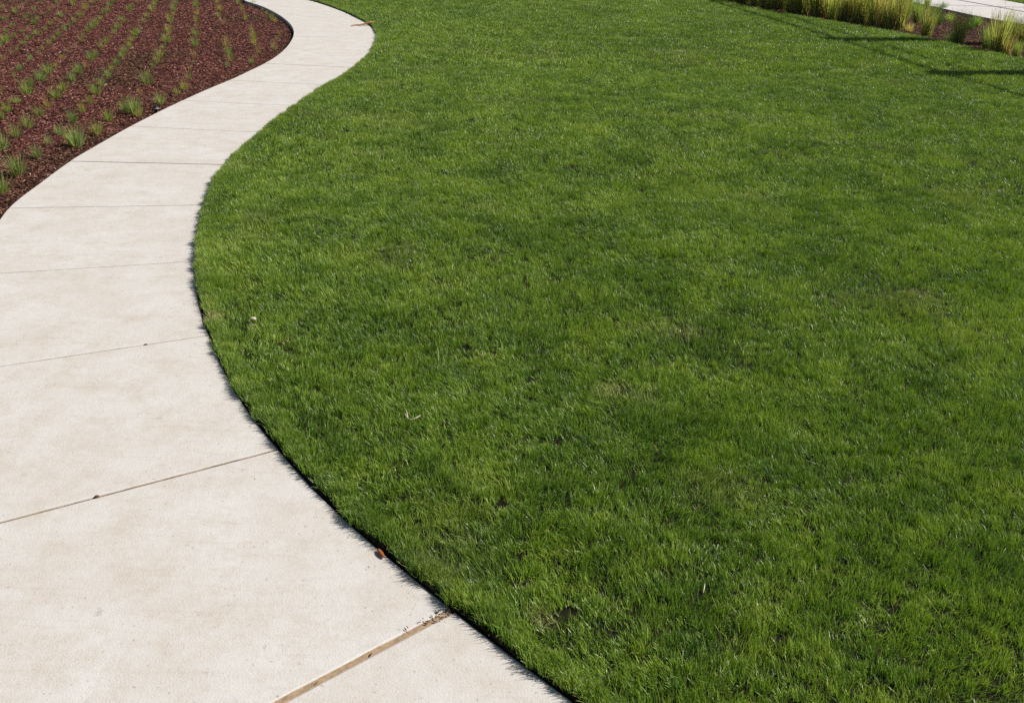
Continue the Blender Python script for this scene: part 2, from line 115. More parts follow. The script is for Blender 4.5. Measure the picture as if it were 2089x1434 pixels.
BED_GRASSES = [
 (7.18,18.45,'y',0.59),
 (7.43,17.61,'y',0.57),
 (8.25,20.71,'d',0.33),
 (8.53,19.83,'d',0.32),
 (7.35,17.78,'d',0.21),
 (8.72,21.28,'g',0.23),
 (9.57,23.87,'d',0.23),
 (9.32,24.22,'g',0.34),
 (8.62,23.13,'d',0.39),
 (6.85,19.29,'y',0.63),
 (7.57,16.43,'y',0.72),
 (7.66,17.01,'g',0.42),
 (7.66,16.29,'t',0.36),
 (8.69,18.38,'g',0.46),
 (8.52,17.58,'y',0.49),
 (7.72,16.04,'g',0.31),
 (7.10,19.06,'t',0.22),
 (9.01,20.68,'g',0.25),
 (7.82,20.67,'g',0.50),
 (8.81,22.40,'d',0.30),
 (4.50,24.47,'t',0.62),
 (5.09,27.06,'y',0.71),
 (5.61,30.43,'y',1.00),
 (4.71,24.61,'y',0.66),
 (5.41,27.68,'y',0.76),
 (4.83,24.23,'y',0.73),
 (5.35,26.29,'g',0.80),
 (5.99,30.04,'y',0.82),
 (4.94,23.84,'y',0.79),
 (5.45,25.75,'g',0.72),
 (6.26,30.21,'y',0.98),
 (5.10,23.68,'y',0.67),
 (5.67,25.83,'y',0.71),
 (6.21,28.78,'g',0.84),
 (5.20,23.28,'y',0.72),
 (5.96,26.23,'y',0.71),
 (6.56,29.37,'t',0.90),
 (5.28,22.80,'y',0.72),
 (5.94,25.21,'y',0.69),
 (6.38,27.52,'y',0.72),
 (5.40,22.57,'y',0.73),
 (5.99,24.61,'y',0.67),
 (6.49,27.09,'y',0.77),
 (5.57,22.46,'y',0.71),
 (6.09,24.16,'y',0.68),
 (6.91,27.90,'y',0.81),
 (5.63,22.01,'y',0.63),
 (6.21,23.87,'y',0.73),
 (6.82,26.67,'y',0.69),
 (5.77,21.86,'y',0.70),
 (6.43,24.01,'y',0.71),
 (7.01,26.57,'y',0.73),
 (5.91,21.77,'y',0.66),
 (6.59,23.95,'g',0.73),
 (7.12,26.24,'y',0.89),
 (5.99,21.38,'y',0.73),
 (6.63,23.35,'y',0.65),
 (7.26,25.95,'t',0.72),
 (6.14,21.32,'t',0.70),
 (6.72,23.01,'y',0.60),
 (7.36,25.58,'y',0.71),
 (6.19,20.90,'y',0.59),
 (6.86,22.87,'y',0.78),
 (7.62,25.79,'y',0.81),
 (6.28,20.62,'y',0.56),
 (6.88,22.34,'g',0.71),
 (7.50,24.67,'y',0.73),
 (6.43,20.57,'t',0.57),
 (7.21,22.82,'y',0.61),
 (7.88,25.29,'y',0.80),
 (6.53,20.36,'y',0.66),
 (7.23,22.31,'y',0.60),
 (7.90,24.69,'t',0.74),
 (6.66,20.24,'y',0.55),
 (7.26,21.79,'g',0.60),
 (8.11,24.72,'t',0.67),
 (6.74,19.95,'y',0.67),
 (7.32,21.41,'g',0.67),
 (8.15,24.18,'t',0.73),
 (6.79,19.65,'t',0.61),
 (7.47,21.38,'y',0.61),
 (7.96,23.06,'y',0.62),
 (6.91,19.56,'t',0.51),
 (7.55,21.14,'y',0.70),
 (8.20,23.26,'t',0.76),
 (6.99,19.34,'y',0.61),
 (7.65,20.98,'g',0.63),
 (8.39,23.31,'y',0.63),
]
A = np.array
LEFT_EDGE, RIGHT_EDGE = A(LEFT_EDGE), A(RIGHT_EDGE)
BED_LAWN_EDGE, BED_PAVE_EDGE = A(BED_LAWN_EDGE), A(BED_PAVE_EDGE)
SOIL_Z, MULCH_Z = 0.013, -0.06

# ------------------------------------------------------------------ helpers
def arc(P):
    return np.r_[0, np.cumsum(np.hypot(*np.diff(P, axis=0).T))]

def at_arc(P, s):
    a = arc(P)
    return np.stack([np.interp(s, a, P[:, 0]), np.interp(s, a, P[:, 1])], -1)

def piece(P, s0, s1, ds=0.08):
    n = max(2, int(abs(s1 - s0) / ds) + 1)
    return at_arc(P, np.linspace(s0, s1, n))

def inside(pts, poly):
    x, y = pts[:, 0], pts[:, 1]
    c = np.zeros(len(pts), bool)
    n = len(poly)
    for i in range(n):
        x0, y0 = poly[i]
        x1, y1 = poly[(i + 1) % n]
        if y0 == y1:
            continue
        k = ((y0 > y) != (y1 > y)) & (x < (x1 - x0) * (y - y0) / (y1 - y0) + x0)
        c ^= k
    return c

def dist_to(pts, P):
    out = np.empty(len(pts), np.float32)
    Q = at_arc(P, np.arange(0, arc(P)[-1], 0.03)).astype(np.float32)
    for i in range(0, len(pts), 4000):
        d = pts[i:i + 4000, None, :].astype(np.float32) - Q[None]
        out[i:i + 4000] = np.sqrt((d * d).sum(-1).min(1))
    return out

def vnoise(x, y, scale, seed):
    """smooth value noise, 0..1"""
    r = np.random.default_rng(seed).random((256, 256))
    u, v = x / scale + 1000.37, y / scale + 1000.71
    i, j = np.floor(u).astype(int), np.floor(v).astype(int)
    f, g = u - i, v - j
    f, g = f * f * (3 - 2 * f), g * g * (3 - 2 * g)
    i0, j0, i1, j1 = i % 256, j % 256, (i + 1) % 256, (j + 1) % 256
    return (r[i0, j0] * (1 - f) + r[i1, j0] * f) * (1 - g) + (r[i0, j1] * (1 - f) + r[i1, j1] * f) * g

def mesh_from(name, verts, faces, mat=None, smooth=False):
    me = bpy.data.meshes.new(name)
    me.from_pydata([tuple(v) for v in verts], [], [tuple(f) for f in faces])
    me.update()
    if mat:
        me.materials.append(mat)
    if smooth:
        me.polygons.foreach_set('use_smooth', [True] * len(me.polygons))
    return me

def link(name, me, parent=None, loc=None, **props):
    o = bpy.data.objects.new(name, me)
    COL.objects.link(o)
    if parent:
        o.parent = parent
    if loc is not None:
        o.location = loc
    for k, v in props.items():
        if v is not None:
            o[k] = v
    return o

def sheet(name, outline, z, mat, depth=0.0, **props):
    """a flat polygon (with an edge going down when depth is given)"""
    bm = bmesh.new()
    vs = [bm.verts.new((p[0], p[1], z)) for p in outline]
    f = bm.faces.new(vs)
    bm.normal_update()
    if f.normal.z < 0:
        f.normal_flip()
    if depth:
        lo = [bm.verts.new((p[0], p[1], z - depth)) for p in outline]
        n = len(vs)
        for i in range(n):
            bm.faces.new((vs[i], lo[i], lo[(i + 1) % n], vs[(i + 1) % n]))
    bmesh.ops.triangulate(bm, faces=[f])
    bmesh.ops.recalc_face_normals(bm, faces=bm.faces)
    bm.normal_update()
    me = bpy.data.meshes.new(name)
    bm.to_mesh(me)
    bm.free()
    me.materials.append(mat)
    return link(name, me, **props)

# ------------------------------------------------------------------ materials
class Mat:
    def __init__(self, name):
        self.m = bpy.data.materials.new(name)
        self.m.use_nodes = True
        self.t = self.m.node_tree
        self.t.nodes.clear()
        self.out = self.n('ShaderNodeOutputMaterial')
    def n(self, kind, **kw):
        nd = self.t.nodes.new(kind)
        for k, v in kw.items():
            setattr(nd, k, v)
        return nd
    def l(self, a, b):
        self.t.links.new(a, b)
    def val(self, sock, v):
        if hasattr(v, 'is_output') or hasattr(v, 'links'):
            self.l(v, sock)
        else:
            sock.default_value = v
    def pos(self):
        if not hasattr(self, '_p'):
            self._p = self.n('ShaderNodeNewGeometry').outputs['Position']
        return self._p
    def noise(self, scale, detail=3, rough=0.55, vec=None, dist=0.0):
        nd = self.n('ShaderNodeTexNoise')
        nd.inputs['Scale'].default_value = scale
        nd.inputs['Detail'].default_value = detail
        nd.inputs['Roughness'].default_value = rough
        nd.inputs['Distortion'].default_value = dist
        self.l(vec or self.pos(), nd.inputs['Vector'])
        return nd.outputs['Fac']
    def ramp(self, fac, stops, interp='LINEAR'):
        nd = self.n('ShaderNodeValToRGB')
        nd.color_ramp.interpolation = interp
        e = nd.color_ramp.elements
        while len(e) > 1:
            e.remove(e[0])
        for i, (p, c) in enumerate(stops):
            k = e[0] if i == 0 else e.new(p)
            k.position = p
            k.color = (c, c, c, 1) if isinstance(c, (int, float)) else (*c, 1)
        self.l(fac, nd.inputs[0])
        return nd.outputs[0]
    def mix(self, fac, a, b, mode='MIX'):
        nd = self.n('ShaderNodeMix', data_type='RGBA', blend_type=mode)
        self.val(nd.inputs[0], fac)
        for s, v in ((nd.inputs[6], a), (nd.inputs[7], b)):
            if isinstance(v, tuple):
                v = (*v, 1) if len(v) == 3 else v
            self.val(s, v)
        return nd.outputs[2]
    def math(self, op, a, b=0.0):
        nd = self.n('ShaderNodeMath', operation=op)
        self.val(nd.inputs[0], a)
        self.val(nd.inputs[1], b)
        return nd.outputs[0]
    def bump(self, h, strength, dist):
        nd = self.n('ShaderNodeBump')
        nd.inputs['Strength'].default_value = strength
        nd.inputs['Distance'].default_value = dist
        self.l(h, nd.inputs['Height'])
        return nd.outputs[0]
    def attr(self, name, kind='GEOMETRY'):
        return self.n('ShaderNodeAttribute', attribute_name=name, attribute_type=kind)
    def principled(self, color, rough=0.8, spec=0.3, normal=None, metal=0.0):
        p = self.n('ShaderNodeBsdfPrincipled')
        if isinstance(color, tuple):
            color = (*color, 1) if len(color) == 3 else color
        self.val(p.inputs['Base Color'], color)
        self.val(p.inputs['Roughness'], rough)
        p.inputs['Specular IOR Level'].default_value = spec
        p.inputs['Metallic'].default_value = metal
        if normal:
            self.l(normal, p.inputs['Normal'])
        return p.outputs[0]
    def done(self, shader):
        self.l(shader, self.out.inputs[0])
        return self.m

def concrete(name, base, stain, pale):
    m = Mat(name)
    oi = m.n('ShaderNodeObjectInfo')
    off = m.n('ShaderNodeVectorMath', operation='ADD')
    sc = m.n('ShaderNodeVectorMath', operation='SCALE')
    cmb = m.n('ShaderNodeCombineXYZ')
    m.l(oi.outputs['Random'], cmb.inputs[0]); m.l(oi.outputs['Random'], cmb.inputs[1])
    m.l(cmb.outputs[0], sc.inputs[0]); sc.inputs['Scale'].default_value = 37.0
    m.l(m.pos(), off.inputs[0]); m.l(sc.outputs[0], off.inputs[1])
    v = off.outputs[0]
    c = m.mix(m.ramp(m.noise(2.2, 6, 0.68, v), [(0.36, 0.0), (0.66, 1.0)]), base, pale)
    st = m.ramp(m.noise(5.5, 7, 0.74, v), [(0.45, 0.0), (0.70, 0.72)])
    st = m.math('MULTIPLY', st, m.ramp(m.noise(48, 4, 0.7, v), [(0.30, 0.45), (0.58, 1.0)]))
    c = m.mix(st, c, stain)
    # trowel drag: stretched noise
    mp = m.n('ShaderNodeMapping'); mp.inputs['Rotation'].default_value = (0, 0, 0.5); mp.inputs['Scale'].default_value = (4, 34, 1)
    m.l(v, mp.inputs['Vector'])
    dr = m.ramp(m.noise(1.0, 4, 0.6, mp.outputs[0], 0.4), [(0.54, 0.0), (0.76, 0.36)])
    c = m.mix(dr, c, stain)
    # dark scuffs
    sp = m.ramp(m.noise(17, 2, 0.5, v), [(0.71, 0.0), (0.78, 0.45)])
    c = m.mix(sp, c, (0.36, 0.33, 0.31))
    grain = m.noise(420, 2, 0.6)
    sand = m.noise(150, 3, 0.7)
    c = m.mix(0.28, c, m.ramp(sand, [(0.3, (0.36, 0.34, 0.31)), (0.5, (0.5, 0.5, 0.5)), (0.75, (0.58, 0.58, 0.58))]), 'OVERLAY')
    pit = m.ramp(m.noise(60, 2, 0.5, v), [(0.27, 0.6), (0.33, 0.0)])
    c = m.mix(pit, c, (0.33, 0.28, 0.23))
    h = m.math('ADD', m.math('MULTIPLY', grain, 0.5), m.math('ADD', sand, m.math('MULTIPLY', m.noise(26, 4, 0.6), 1.2)))
    return m.done(m.principled(c, 0.88, 0.25, m.bump(h, 0.5, 0.0028)))

M_CONC = concrete('pale_concrete', (0.575, 0.538, 0.492), (0.485, 0.41, 0.325), (0.615, 0.592, 0.56))
M_CONC_FAR = concrete('grey_concrete', (0.56, 0.53, 0.50), (0.52, 0.47, 0.42), (0.62, 0.59, 0.57))

def plain(name, c, rough=0.7, var=0.35, scale=40, spec=0.3, bump=0.0, metal=0.0):
    m = Mat(name)
    d = tuple(x * (1 - var) for x in c)
    n = m.noise(scale, 4, 0.6)
    col = m.mix(m.ramp(n, [(0.35, 0.0), (0.65, 1.0)]), d, c)
    return m.done(m.principled(col, rough, spec, m.bump(n, bump, 0.004) if bump else None, metal))

M_SEAL = plain('tan_sealant', (0.40, 0.285, 0.18), 0.85, 0.28, 60, 0.2, 0.5)
M_DIRT = plain('joint_dirt', (0.27, 0.20, 0.13), 0.95, 0.45, 80, 0.1, 0.6)
M_GAP = plain('dark_joint', (0.045, 0.04, 0.035), 0.95, 0.4, 80, 0.1)
M_BASE = plain('compacted_base', (0.10, 0.08, 0.06), 0.95, 0.4, 30, 0.1)
M_BARK = plain('brown_debris', (0.16, 0.075, 0.03), 0.8, 0.5, 150, 0.2, 0.4)
M_RUST = plain('orange_catkin', (0.42, 0.13, 0.03), 0.7, 0.5, 400, 0.3)
M_TWIG = plain('twig_bark', (0.42, 0.23, 0.09), 0.8, 0.4, 60, 0.2)
M_STRAW = plain('bleached_straw', (0.62, 0.56, 0.40), 0.6, 0.2, 60, 0.3)
M_STONE = plain('pale_stone', (0.62, 0.54, 0.40), 0.8, 0.2, 90, 0.3)
M_PLASTIC = plain('black_plastic', (0.012, 0.012, 0.013), 0.4, 0.2, 20, 0.5)
M_RING = plain('worn_grey_rim', (0.35, 0.36, 0.36), 0.4, 0.2, 40, 0.5)
M_POST = plain('dark_steel', (0.03, 0.03, 0.032), 0.5, 0.2, 20, 0.5)

def soil_mat(name, lo, hi, scale=14, bump=1.0):
    m = Mat(name)
    n = m.noise(scale, 8, 0.7)
    k = m.noise(scale * 6, 5, 0.7)
    c = m.mix(m.ramp(n, [(0.3, 0.0), (0.7, 1.0)]), lo, hi)
    c = m.mix(m.ramp(k, [(0.45, 0.0), (0.8, 0.7)]), c, tuple(x * 1.8 for x in hi))
    return m.done(m.principled(c, 0.95, 0.15, m.bump(m.math('ADD', n, m.math('MULTIPLY', k, 0.5)), bump, 0.03)))

M_TURF = soil_mat('turf_soil', (0.010, 0.010, 0.005), (0.022, 0.020, 0.009), 20)
M_MULCH = soil_mat('mulch_bed', (0.022, 0.008, 0.007), (0.075, 0.027, 0.022), 26)
M_GROUND = soil_mat('open_ground', (0.04, 0.055, 0.018), (0.07, 0.095, 0.028), 3)

def grass_mat(name, dark, mid, light, dry, field=True, trans=0.38, rough=0.42, spec=0.45, tip=0.0, foot=0.45):
    m = Mat(name)
    a = m.attr('blade')
    sep = m.n('ShaderNodeSeparateColor')
    m.l(a.outputs['Color'], sep.inputs[0])
    r, t, d = sep.outputs[0], sep.outputs[1], sep.outputs[2]
    if field:
        tint = m.attr('tint', 'INSTANCER').outputs['Fac']
        f = m.math('ADD', m.math('MULTIPLY', tint, 0.50), m.math('MULTIPLY', r, 0.50))
        dryf = m.math('ADD', d, m.attr('dry', 'INSTANCER').outputs['Fac'])
        c = m.ramp(f, [(0.22, dark), (0.5, mid), (0.80, light)])
    else:
        oi = m.n('ShaderNodeObjectInfo')
        c = m.mix(1.0, oi.outputs['Color'], m.ramp(r, [(0.0, 0.62), (1.0, 1.25)]), 'MULTIPLY')
        dryf = d
    c = m.mix(m.math('MINIMUM', dryf, 1.0), c, dry)
    # pale sheath at the foot of each blade
    c = m.mix(m.ramp(t, [(0.0, foot), (0.35, 0.0)]), c, tuple(0.5 * (x + y) for x, y in zip(dry, mid)))
    if tip:
        # bleached mower-cut tips
        c = m.mix(m.ramp(t, [(0.62, 0.0), (1.0, tip)]), c, tuple(0.55 * u + 0.45 * v for u, v in zip(light, dry)))
    p = m.principled(c, rough, spec)
    tr = m.n('ShaderNodeBsdfTranslucent')
    tc = m.mix(1.0, c, (1.15, 1.2, 0.55), 'MULTIPLY')
    m.l(tc, tr.inputs['Color'])
    mx = m.n('ShaderNodeMixShader')
    mx.inputs[0].default_value = trans
    m.l(p, mx.inputs[1]); m.l(tr.outputs[0], mx.inputs[2])
    return m.done(mx.outputs[0])

M_GRASS = grass_mat('lawn_blade', (0.045, 0.135, 0.020), (0.165, 0.325, 0.018), (0.41, 0.52, 0.08), (0.50, 0.43, 0.23), trans=0.25, rough=0.40, spec=0.48, tip=0.55, foot=0.08)
M_TUFT = grass_mat('tuft_blade', (0.05, 0.1, 0.03), (0.09, 0.13, 0.04), (0.14, 0.17, 0.05), (0.36, 0.26, 0.13), field=False, trans=0.55, rough=0.55, spec=0.25)
M_SEED = grass_mat('seed_stalk', (0.05, 0.1, 0.03), (0.2, 0.17, 0.07), (0.2, 0.17, 0.07), (0.34, 0.27, 0.13), field=False, trans=0.5, rough=0.6, spec=0.2)

def chip_mat():
    m = Mat('bark_chip')
    oi = m.n('ShaderNodeObjectInfo')
    k = m.attr('tint', 'INSTANCER').outputs['Fac']
    red = m.ramp(oi.outputs['Random'], [(0.0, (0.036, 0.010, 0.008)), (0.35, (0.118, 0.032, 0.022)), (0.70, (0.22, 0.068, 0.046)), (0.90, (0.33, 0.14, 0.10)), (0.98, (0.36, 0.18, 0.14)), (1.0, (0.50, 0.36, 0.28))])
    brn = m.ramp(oi.outputs['Random'], [(0.0, (0.030, 0.016, 0.008)), (0.4, (0.075, 0.034, 0.016)), (0.75, (0.13, 0.065, 0.03)), (0.95, (0.21, 0.13, 0.065)), (1.0, (0.42, 0.32, 0.2))])
    c = m.mix(k, red, brn)
    g = m.noise(140, 4, 0.65)
    c = m.mix(0.5, c, m.ramp(g, [(0.3, 0.28), (0.7, 0.68)]), 'OVERLAY')
    return m.done(m.principled(c, 0.75, 0.3, m.bump(g, 0.4, 0.002)))
M_CHIP = chip_mat()

# ------------------------------------------------------------------ the setting
ground = sheet('ground', [(-400, -400), (400, -400), (400, 900), (-400, 900)], -0.16, M_GROUND, kind='structure')

R_end = RIGHT_EDGE[-1]
_t = np.gradient(RIGHT_EDGE, axis=0)
_t /= np.linalg.norm(_t, axis=1)[:, None]
LAWN_EDGE = RIGHT_EDGE + np.stack([-_t[:, 1], _t[:, 0]], -1) * rng.uniform(0.001, 0.012, len(_t))[:, None]
lawn_poly = np.vstack([LAWN_EDGE, [(R_end[0] + 0.6, -4.5), (8.5, -4.5)], BED_LAWN_EDGE[::-1], [(-6.0, 40.0), (-9.5, 30.0)]])
lawn = sheet('lawn', lawn_poly, SOIL_Z, M_TURF, 0.1, kind='structure')
L_end = LEFT_EDGE[-1]
bed_poly = np.vstack([LEFT_EDGE, [(L_end[0], -4.5), (-18, -4.5), (-18, 34), (-11.5, 29.0)]])
bed = sheet('mulch_bed', bed_poly, MULCH_Z, M_MULCH, 0.08, kind='structure')
bed2_poly = np.vstack([BED_LAWN_EDGE, BED_PAVE_EDGE[::-1]])
bed2 = sheet('planting_bed', bed2_poly, MULCH_Z + 0.01, M_MULCH, 0.08, kind='structure')

PAVE_FAR = A([(9.6, 44.0), (11.2, 33.0), (12.09, 26.84), (12.30, 25.3), (12.75, 22.0), (13.3, 17.5), (13.9, 12.0), (14.1, 0.0)])
path = sheet('path', np.vstack([LEFT_EDGE, RIGHT_EDGE[::-1]]), -0.108, M_BASE, 0.03, kind='structure')

def slab_mesh(outline, z=0.0, depth=0.1, ch=0.005, drop=0.004):
    P = A(outline)
    area = 0.5 * np.sum(P[:, 0] * np.roll(P[:, 1], -1) - np.roll(P[:, 0], -1) * P[:, 1])
    if area < 0:
        P = P[::-1]
    e0 = P - np.roll(P, 1, axis=0); e1 = np.roll(P, -1, axis=0) - P
    n0 = np.stack([-e0[:, 1], e0[:, 0]], -1); n1 = np.stack([-e1[:, 1], e1[:, 0]], -1)
    n0 /= np.linalg.norm(n0, axis=1)[:, None]; n1 /= np.linalg.norm(n1, axis=1)[:, None]
    nn = n0 + n1
    nn /= np.maximum((nn * n0).sum(1), 0.4)[:, None]
    I1 = P + nn * ch * 0.35
    I2 = P + nn * ch * 1.4
    n = len(P)
    V = ([(p[0], p[1], z - depth) for p in P] + [(p[0], p[1], z - drop * 1.6) for p in P] +
         [(p[0], p[1], z - drop * 0.5) for p in I1] + [(p[0], p[1], z) for p in I2])
    F = []
    for r in range(3):
        for i in range(n):
            j = (i + 1) % n
            F.append((r * n + i, r * n + j, (r + 1) * n + j, (r + 1) * n + i))
    F.append(tuple(3 * n + i for i in range(n)))
    return V, F

GAP = {}
nJ = len(JOINTS)
K10 = nJ - 4                       # the wide sealed joint in the foreground
for i in range(nJ):
    GAP[i] = 0.010
GAP[K10] = 0.021; GAP[K10 - 1] = 0.009; GAP[K10 - 2] = 0.008; GAP[K10 - 3] = 0.007; GAP[K10 - 4] = 0.008
for i in range(nJ - 1):
    (l0, r0), (l1, r1) = JOINTS[i], JOINTS[i + 1]
    a, b = GAP[i] / 2, GAP[i + 1] / 2
    le = piece(LEFT_EDGE, l0 + a, l1 - b)
    re = piece(RIGHT_EDGE, r0 + a, r1 - b)
    dz = random.uniform(-0.0012, 0.0012)
    V, F = slab_mesh(np.vstack([le, re[::-1]]), dz)
    link('slab', mesh_from('slab', V, F, M_CONC), path)
for i in range(1, nJ - 1):
    l, r = JOINTS[i]
    w = GAP[i] * 0.62
    p0, p1 = at_arc(LEFT_EDGE, l), at_arc(RIGHT_EDGE, r)
    d = (p1 - p0) / np.hypot(*(p1 - p0))
    nrm = A([-d[1], d[0]])
    p0, p1 = p0 + d * 0.012, p1 - d * 0.012
    n = 24
    V, F = [], []
    zt = {K10: -0.0035, K10 - 1: -0.004, K10 - 2: -0.0045}.get(i, -0.02)
    for k in range(n + 1):
        c = p0 + (p1 - p0) * k / n
        for s in (-1, 1):
            q = c + nrm * s * w
            V.append((q[0], q[1], zt + random.uniform(-0.0012, 0.0012)))
    for k in range(n):
        F.append((2 * k, 2 * k + 2, 2 * k + 3, 2 * k + 1))
    o = link('joint_filler', mesh_from('joint_filler', V, F, M_SEAL if i == K10 else (M_DIRT if i in (K10 - 1, K10 - 2) else M_GAP)), path)
    if i == K10:
        o['label'] = 'wide tan sealant strip'

# far pavement on the right, cast in bays
pave = sheet('pavement', np.vstack([BED_PAVE_EDGE, PAVE_FAR[::-1]]), -0.11, M_BASE, 0.03, kind='structure')
sa, sb = arc(BED_PAVE_EDGE)[-1], arc(PAVE_FAR)[-1]
nb = 12
for k in range(nb):
    a = piece(BED_PAVE_EDGE, sa * k / nb + 0.003, sa * (k + 1) / nb - 0.003, 0.3)
    b = piece(PAVE_FAR, sb * k / nb + 0.003, sb * (k + 1) / nb - 0.003, 0.3)
    V, F = slab_mesh(np.vstack([a, b[::-1]]), 0.01, 0.11)
    link('slab', mesh_from('slab', V, F, M_CONC_FAR), pave)
far_poly = np.vstack([PAVE_FAR + A([0.02, 0]), [(40, 0), (40, 44)]])
far_lawn = sheet('far_lawn', far_poly, -0.02, M_TURF, 0.1, kind='structure')

# ------------------------------------------------------------------ scattering (counted-by-nobody stuff only)
def blades_mesh(name, blades, mat, attr=True):
    """blades: list of (root xyz, dir angle, length, width, lean, curl, rnd, dry, cut)"""
    V, F, C = [], [], []
    for (x, y, z, ang, Ln, w, lean, curl, rnd, dry, seg) in blades:
        ca, sa_ = math.cos(ang), math.sin(ang)
        tw = random.uniform(-0.9, 0.9) + ang + math.pi / 2
        px, py = math.cos(tw), math.sin(tw)
        b0 = len(V)
        cx, cy, cz, th = x, y, z, lean
        for s in range(seg + 1):
            t = s / seg
            ww = w * (1 - 0.15 * t) if t < 0.5 else w * (0.925 - 0.80 * (t - 0.5) * 2 * 0.9)
            if s == seg:
                V.append((cx, cy, cz)); C.append((rnd, t, dry, 1))
            else:
                V.append((cx - px * ww / 2, cy - py * ww / 2, cz)); V.append((cx + px * ww / 2, cy + py * ww / 2, cz))
                C.append((rnd, t, dry, 1)); C.append((rnd, t, dry, 1))
            h = Ln / seg
            cx += ca * math.sin(th) * h; cy += sa_ * math.sin(th) * h; cz += math.cos(th) * h
            th += curl / seg
        for s in range(seg - 1):
            F.append((b0 + 2 * s, b0 + 2 * s + 1, b0 + 2 * s + 3, b0 + 2 * s + 2))
        F.append((b0 + 2 * (seg - 1), b0 + 2 * (seg - 1) + 1, b0 + 2 * seg))
    me = mesh_from(name, V, F, mat)
    at = me.attributes.new('blade', 'FLOAT_COLOR', 'POINT')
    at.data.foreach_set('color', A(C, dtype=np.float32).ravel())
    return me

def euler_from(phi, theta, psi):
    """R = Rz(phi) Ry(theta) Rz(psi - phi) as XYZ eulers"""
    ps = psi - phi
    cf, sf, ct, st, cp, sp = np.cos(phi), np.sin(phi), np.cos(theta), np.sin(theta), np.cos(ps), np.sin(ps)
    m00 = cf * ct * cp - sf * sp
    m10 = sf * ct * cp + cf * sp
    m20 = -st * cp
    m21 = st * sp
    m22 = ct
    return np.stack([np.arctan2(m21, m22), np.arcsin(np.clip(-m20, -1, 1)), np.arctan2(m10, m00)], -1)

def scatter(name, pts, rot, scl, idx, variants, mat, **props):
    src = bpy.data.collections.new(name + '_pieces')
    for i, me in enumerate(variants):
        src.objects.link(bpy.data.objects.new('%s_piece_%02d' % (name, i), me))
    me = bpy.data.meshes.new(name)
    me.vertices.add(len(pts))
    me.vertices.foreach_set('co', pts.astype(np.float32).ravel())
    def put(nm, ty, key, arr):
        me.attributes.new(nm, ty, 'POINT').data.foreach_set(key, arr.ravel())
    put('rot', 'FLOAT_VECTOR', 'vector', rot.astype(np.float32))
    put('scl', 'FLOAT_VECTOR', 'vector', scl.astype(np.float32))
    put('idx', 'INT', 'value', idx.astype(np.int32))
    for k in ('tint', 'dry'):
        if k in props:
            put(k, 'FLOAT', 'value', props.pop(k).astype(np.float32))
    me.update()
    o = link(name, me, **props)
    ng = bpy.data.node_groups.new(name + '_scatter', 'GeometryNodeTree')
    ng.interface.new_socket('Geometry', in_out='INPUT', socket_type='NodeSocketGeometry')
    ng.interface.new_socket('Geometry', in_out='OUTPUT', socket_type='NodeSocketGeometry')
    N = ng.nodes.new
    gi, go = N('NodeGroupInput'), N('NodeGroupOutput')
    ci = N('GeometryNodeCollectionInfo')
    ci.inputs['Collection'].default_value = src
    ci.inputs['Separate Children'].default_value = True
    ci.inputs['Reset Children'].default_value = True
    ip = N('GeometryNodeInstanceOnPoints')
    ip.inputs['Pick Instance'].default_value = True
    def na(nm, ty):
        n = N('GeometryNodeInputNamedAttribute'); n.data_type = ty
        n.inputs['Name'].default_value = nm
        return n.outputs['Attribute']
    e2r = N('FunctionNodeEulerToRotation')
    ng.links.new(na('rot', 'FLOAT_VECTOR'), e2r.inputs[0])
    ng.links.new(gi.outputs[0], ip.inputs['Points'])
    ng.links.new(ci.outputs[0], ip.inputs['Instance'])
    ng.links.new(na('idx', 'INT'), ip.inputs['Instance Index'])
    ng.links.new(e2r.outputs[0], ip.inputs['Rotation'])
    ng.links.new(na('scl', 'FLOAT_VECTOR'), ip.inputs['Scale'])
    ng.links.new(ip.outputs[0], go.inputs[0])
    md = o.modifiers.new('scatter', 'NODES')
    md.node_group = ng
    return o

def band(y0, y1, dens, xpad=0.9):
    """random points in a depth band of the ground in view, with a margin at each side"""
    xl = lambda y: -1.34 - (y - 1.99) * 0.487 - xpad
    xr = lambda y: 1.46 + (y - 2.1) * 0.458 + xpad + 0.03 * y
    x0, x1 = xl(y1), xr(y1)
    n = int((x1 - x0) * (y1 - y0) * dens)
    p = np.stack([rng.uniform(x0, x1, n), rng.uniform(y0, y1, n)], -1)
    k = (p[:, 0] > xl(p[:, 1])) & (p[:, 0] < xr(p[:, 1]))
    return p[k]

def tube(points, radii, sides=7):
    V, F = [], []
    pts = [Vector(p) for p in points]
    for i, p in enumerate(pts):
        d = (pts[min(i + 1, len(pts) - 1)] - pts[max(i - 1, 0)]).normalized()
        a = d.cross(Vector((0.13, 0.2, 1))).normalized(); b = d.cross(a)
        for k in range(sides):
            t = 2 * math.pi * k / sides
            V.append(tuple(p + (a * math.cos(t) + b * math.sin(t)) * radii[i]))
    for i in range(len(pts) - 1):
        for k in range(sides):
            j = (k + 1) % sides
            F.append((i * sides + k, i * sides + j, (i + 1) * sides + j, (i + 1) * sides + k))
    F.append(tuple(range(sides - 1, -1, -1)))
    F.append(tuple((len(pts) - 1) * sides + k for k in range(sides)))
    return V, F

def lathe(profile, sides=20):
    V, F = [], []
    for (r, z) in profile:
        for k in range(sides):
            t = 2 * math.pi * k / sides
            V.append((r * math.cos(t), r * math.sin(t), z))
    for i in range(len(profile) - 1):
        for k in range(sides):
            j = (k + 1) % sides
            F.append((i * sides + k, i * sides + j, (i + 1) * sides + j, (i + 1) * sides + k))
    F.append(tuple(range(sides - 1, -1, -1)))
    F.append(tuple((len(profile) - 1) * sides + k for k in range(sides)))
    return V, F

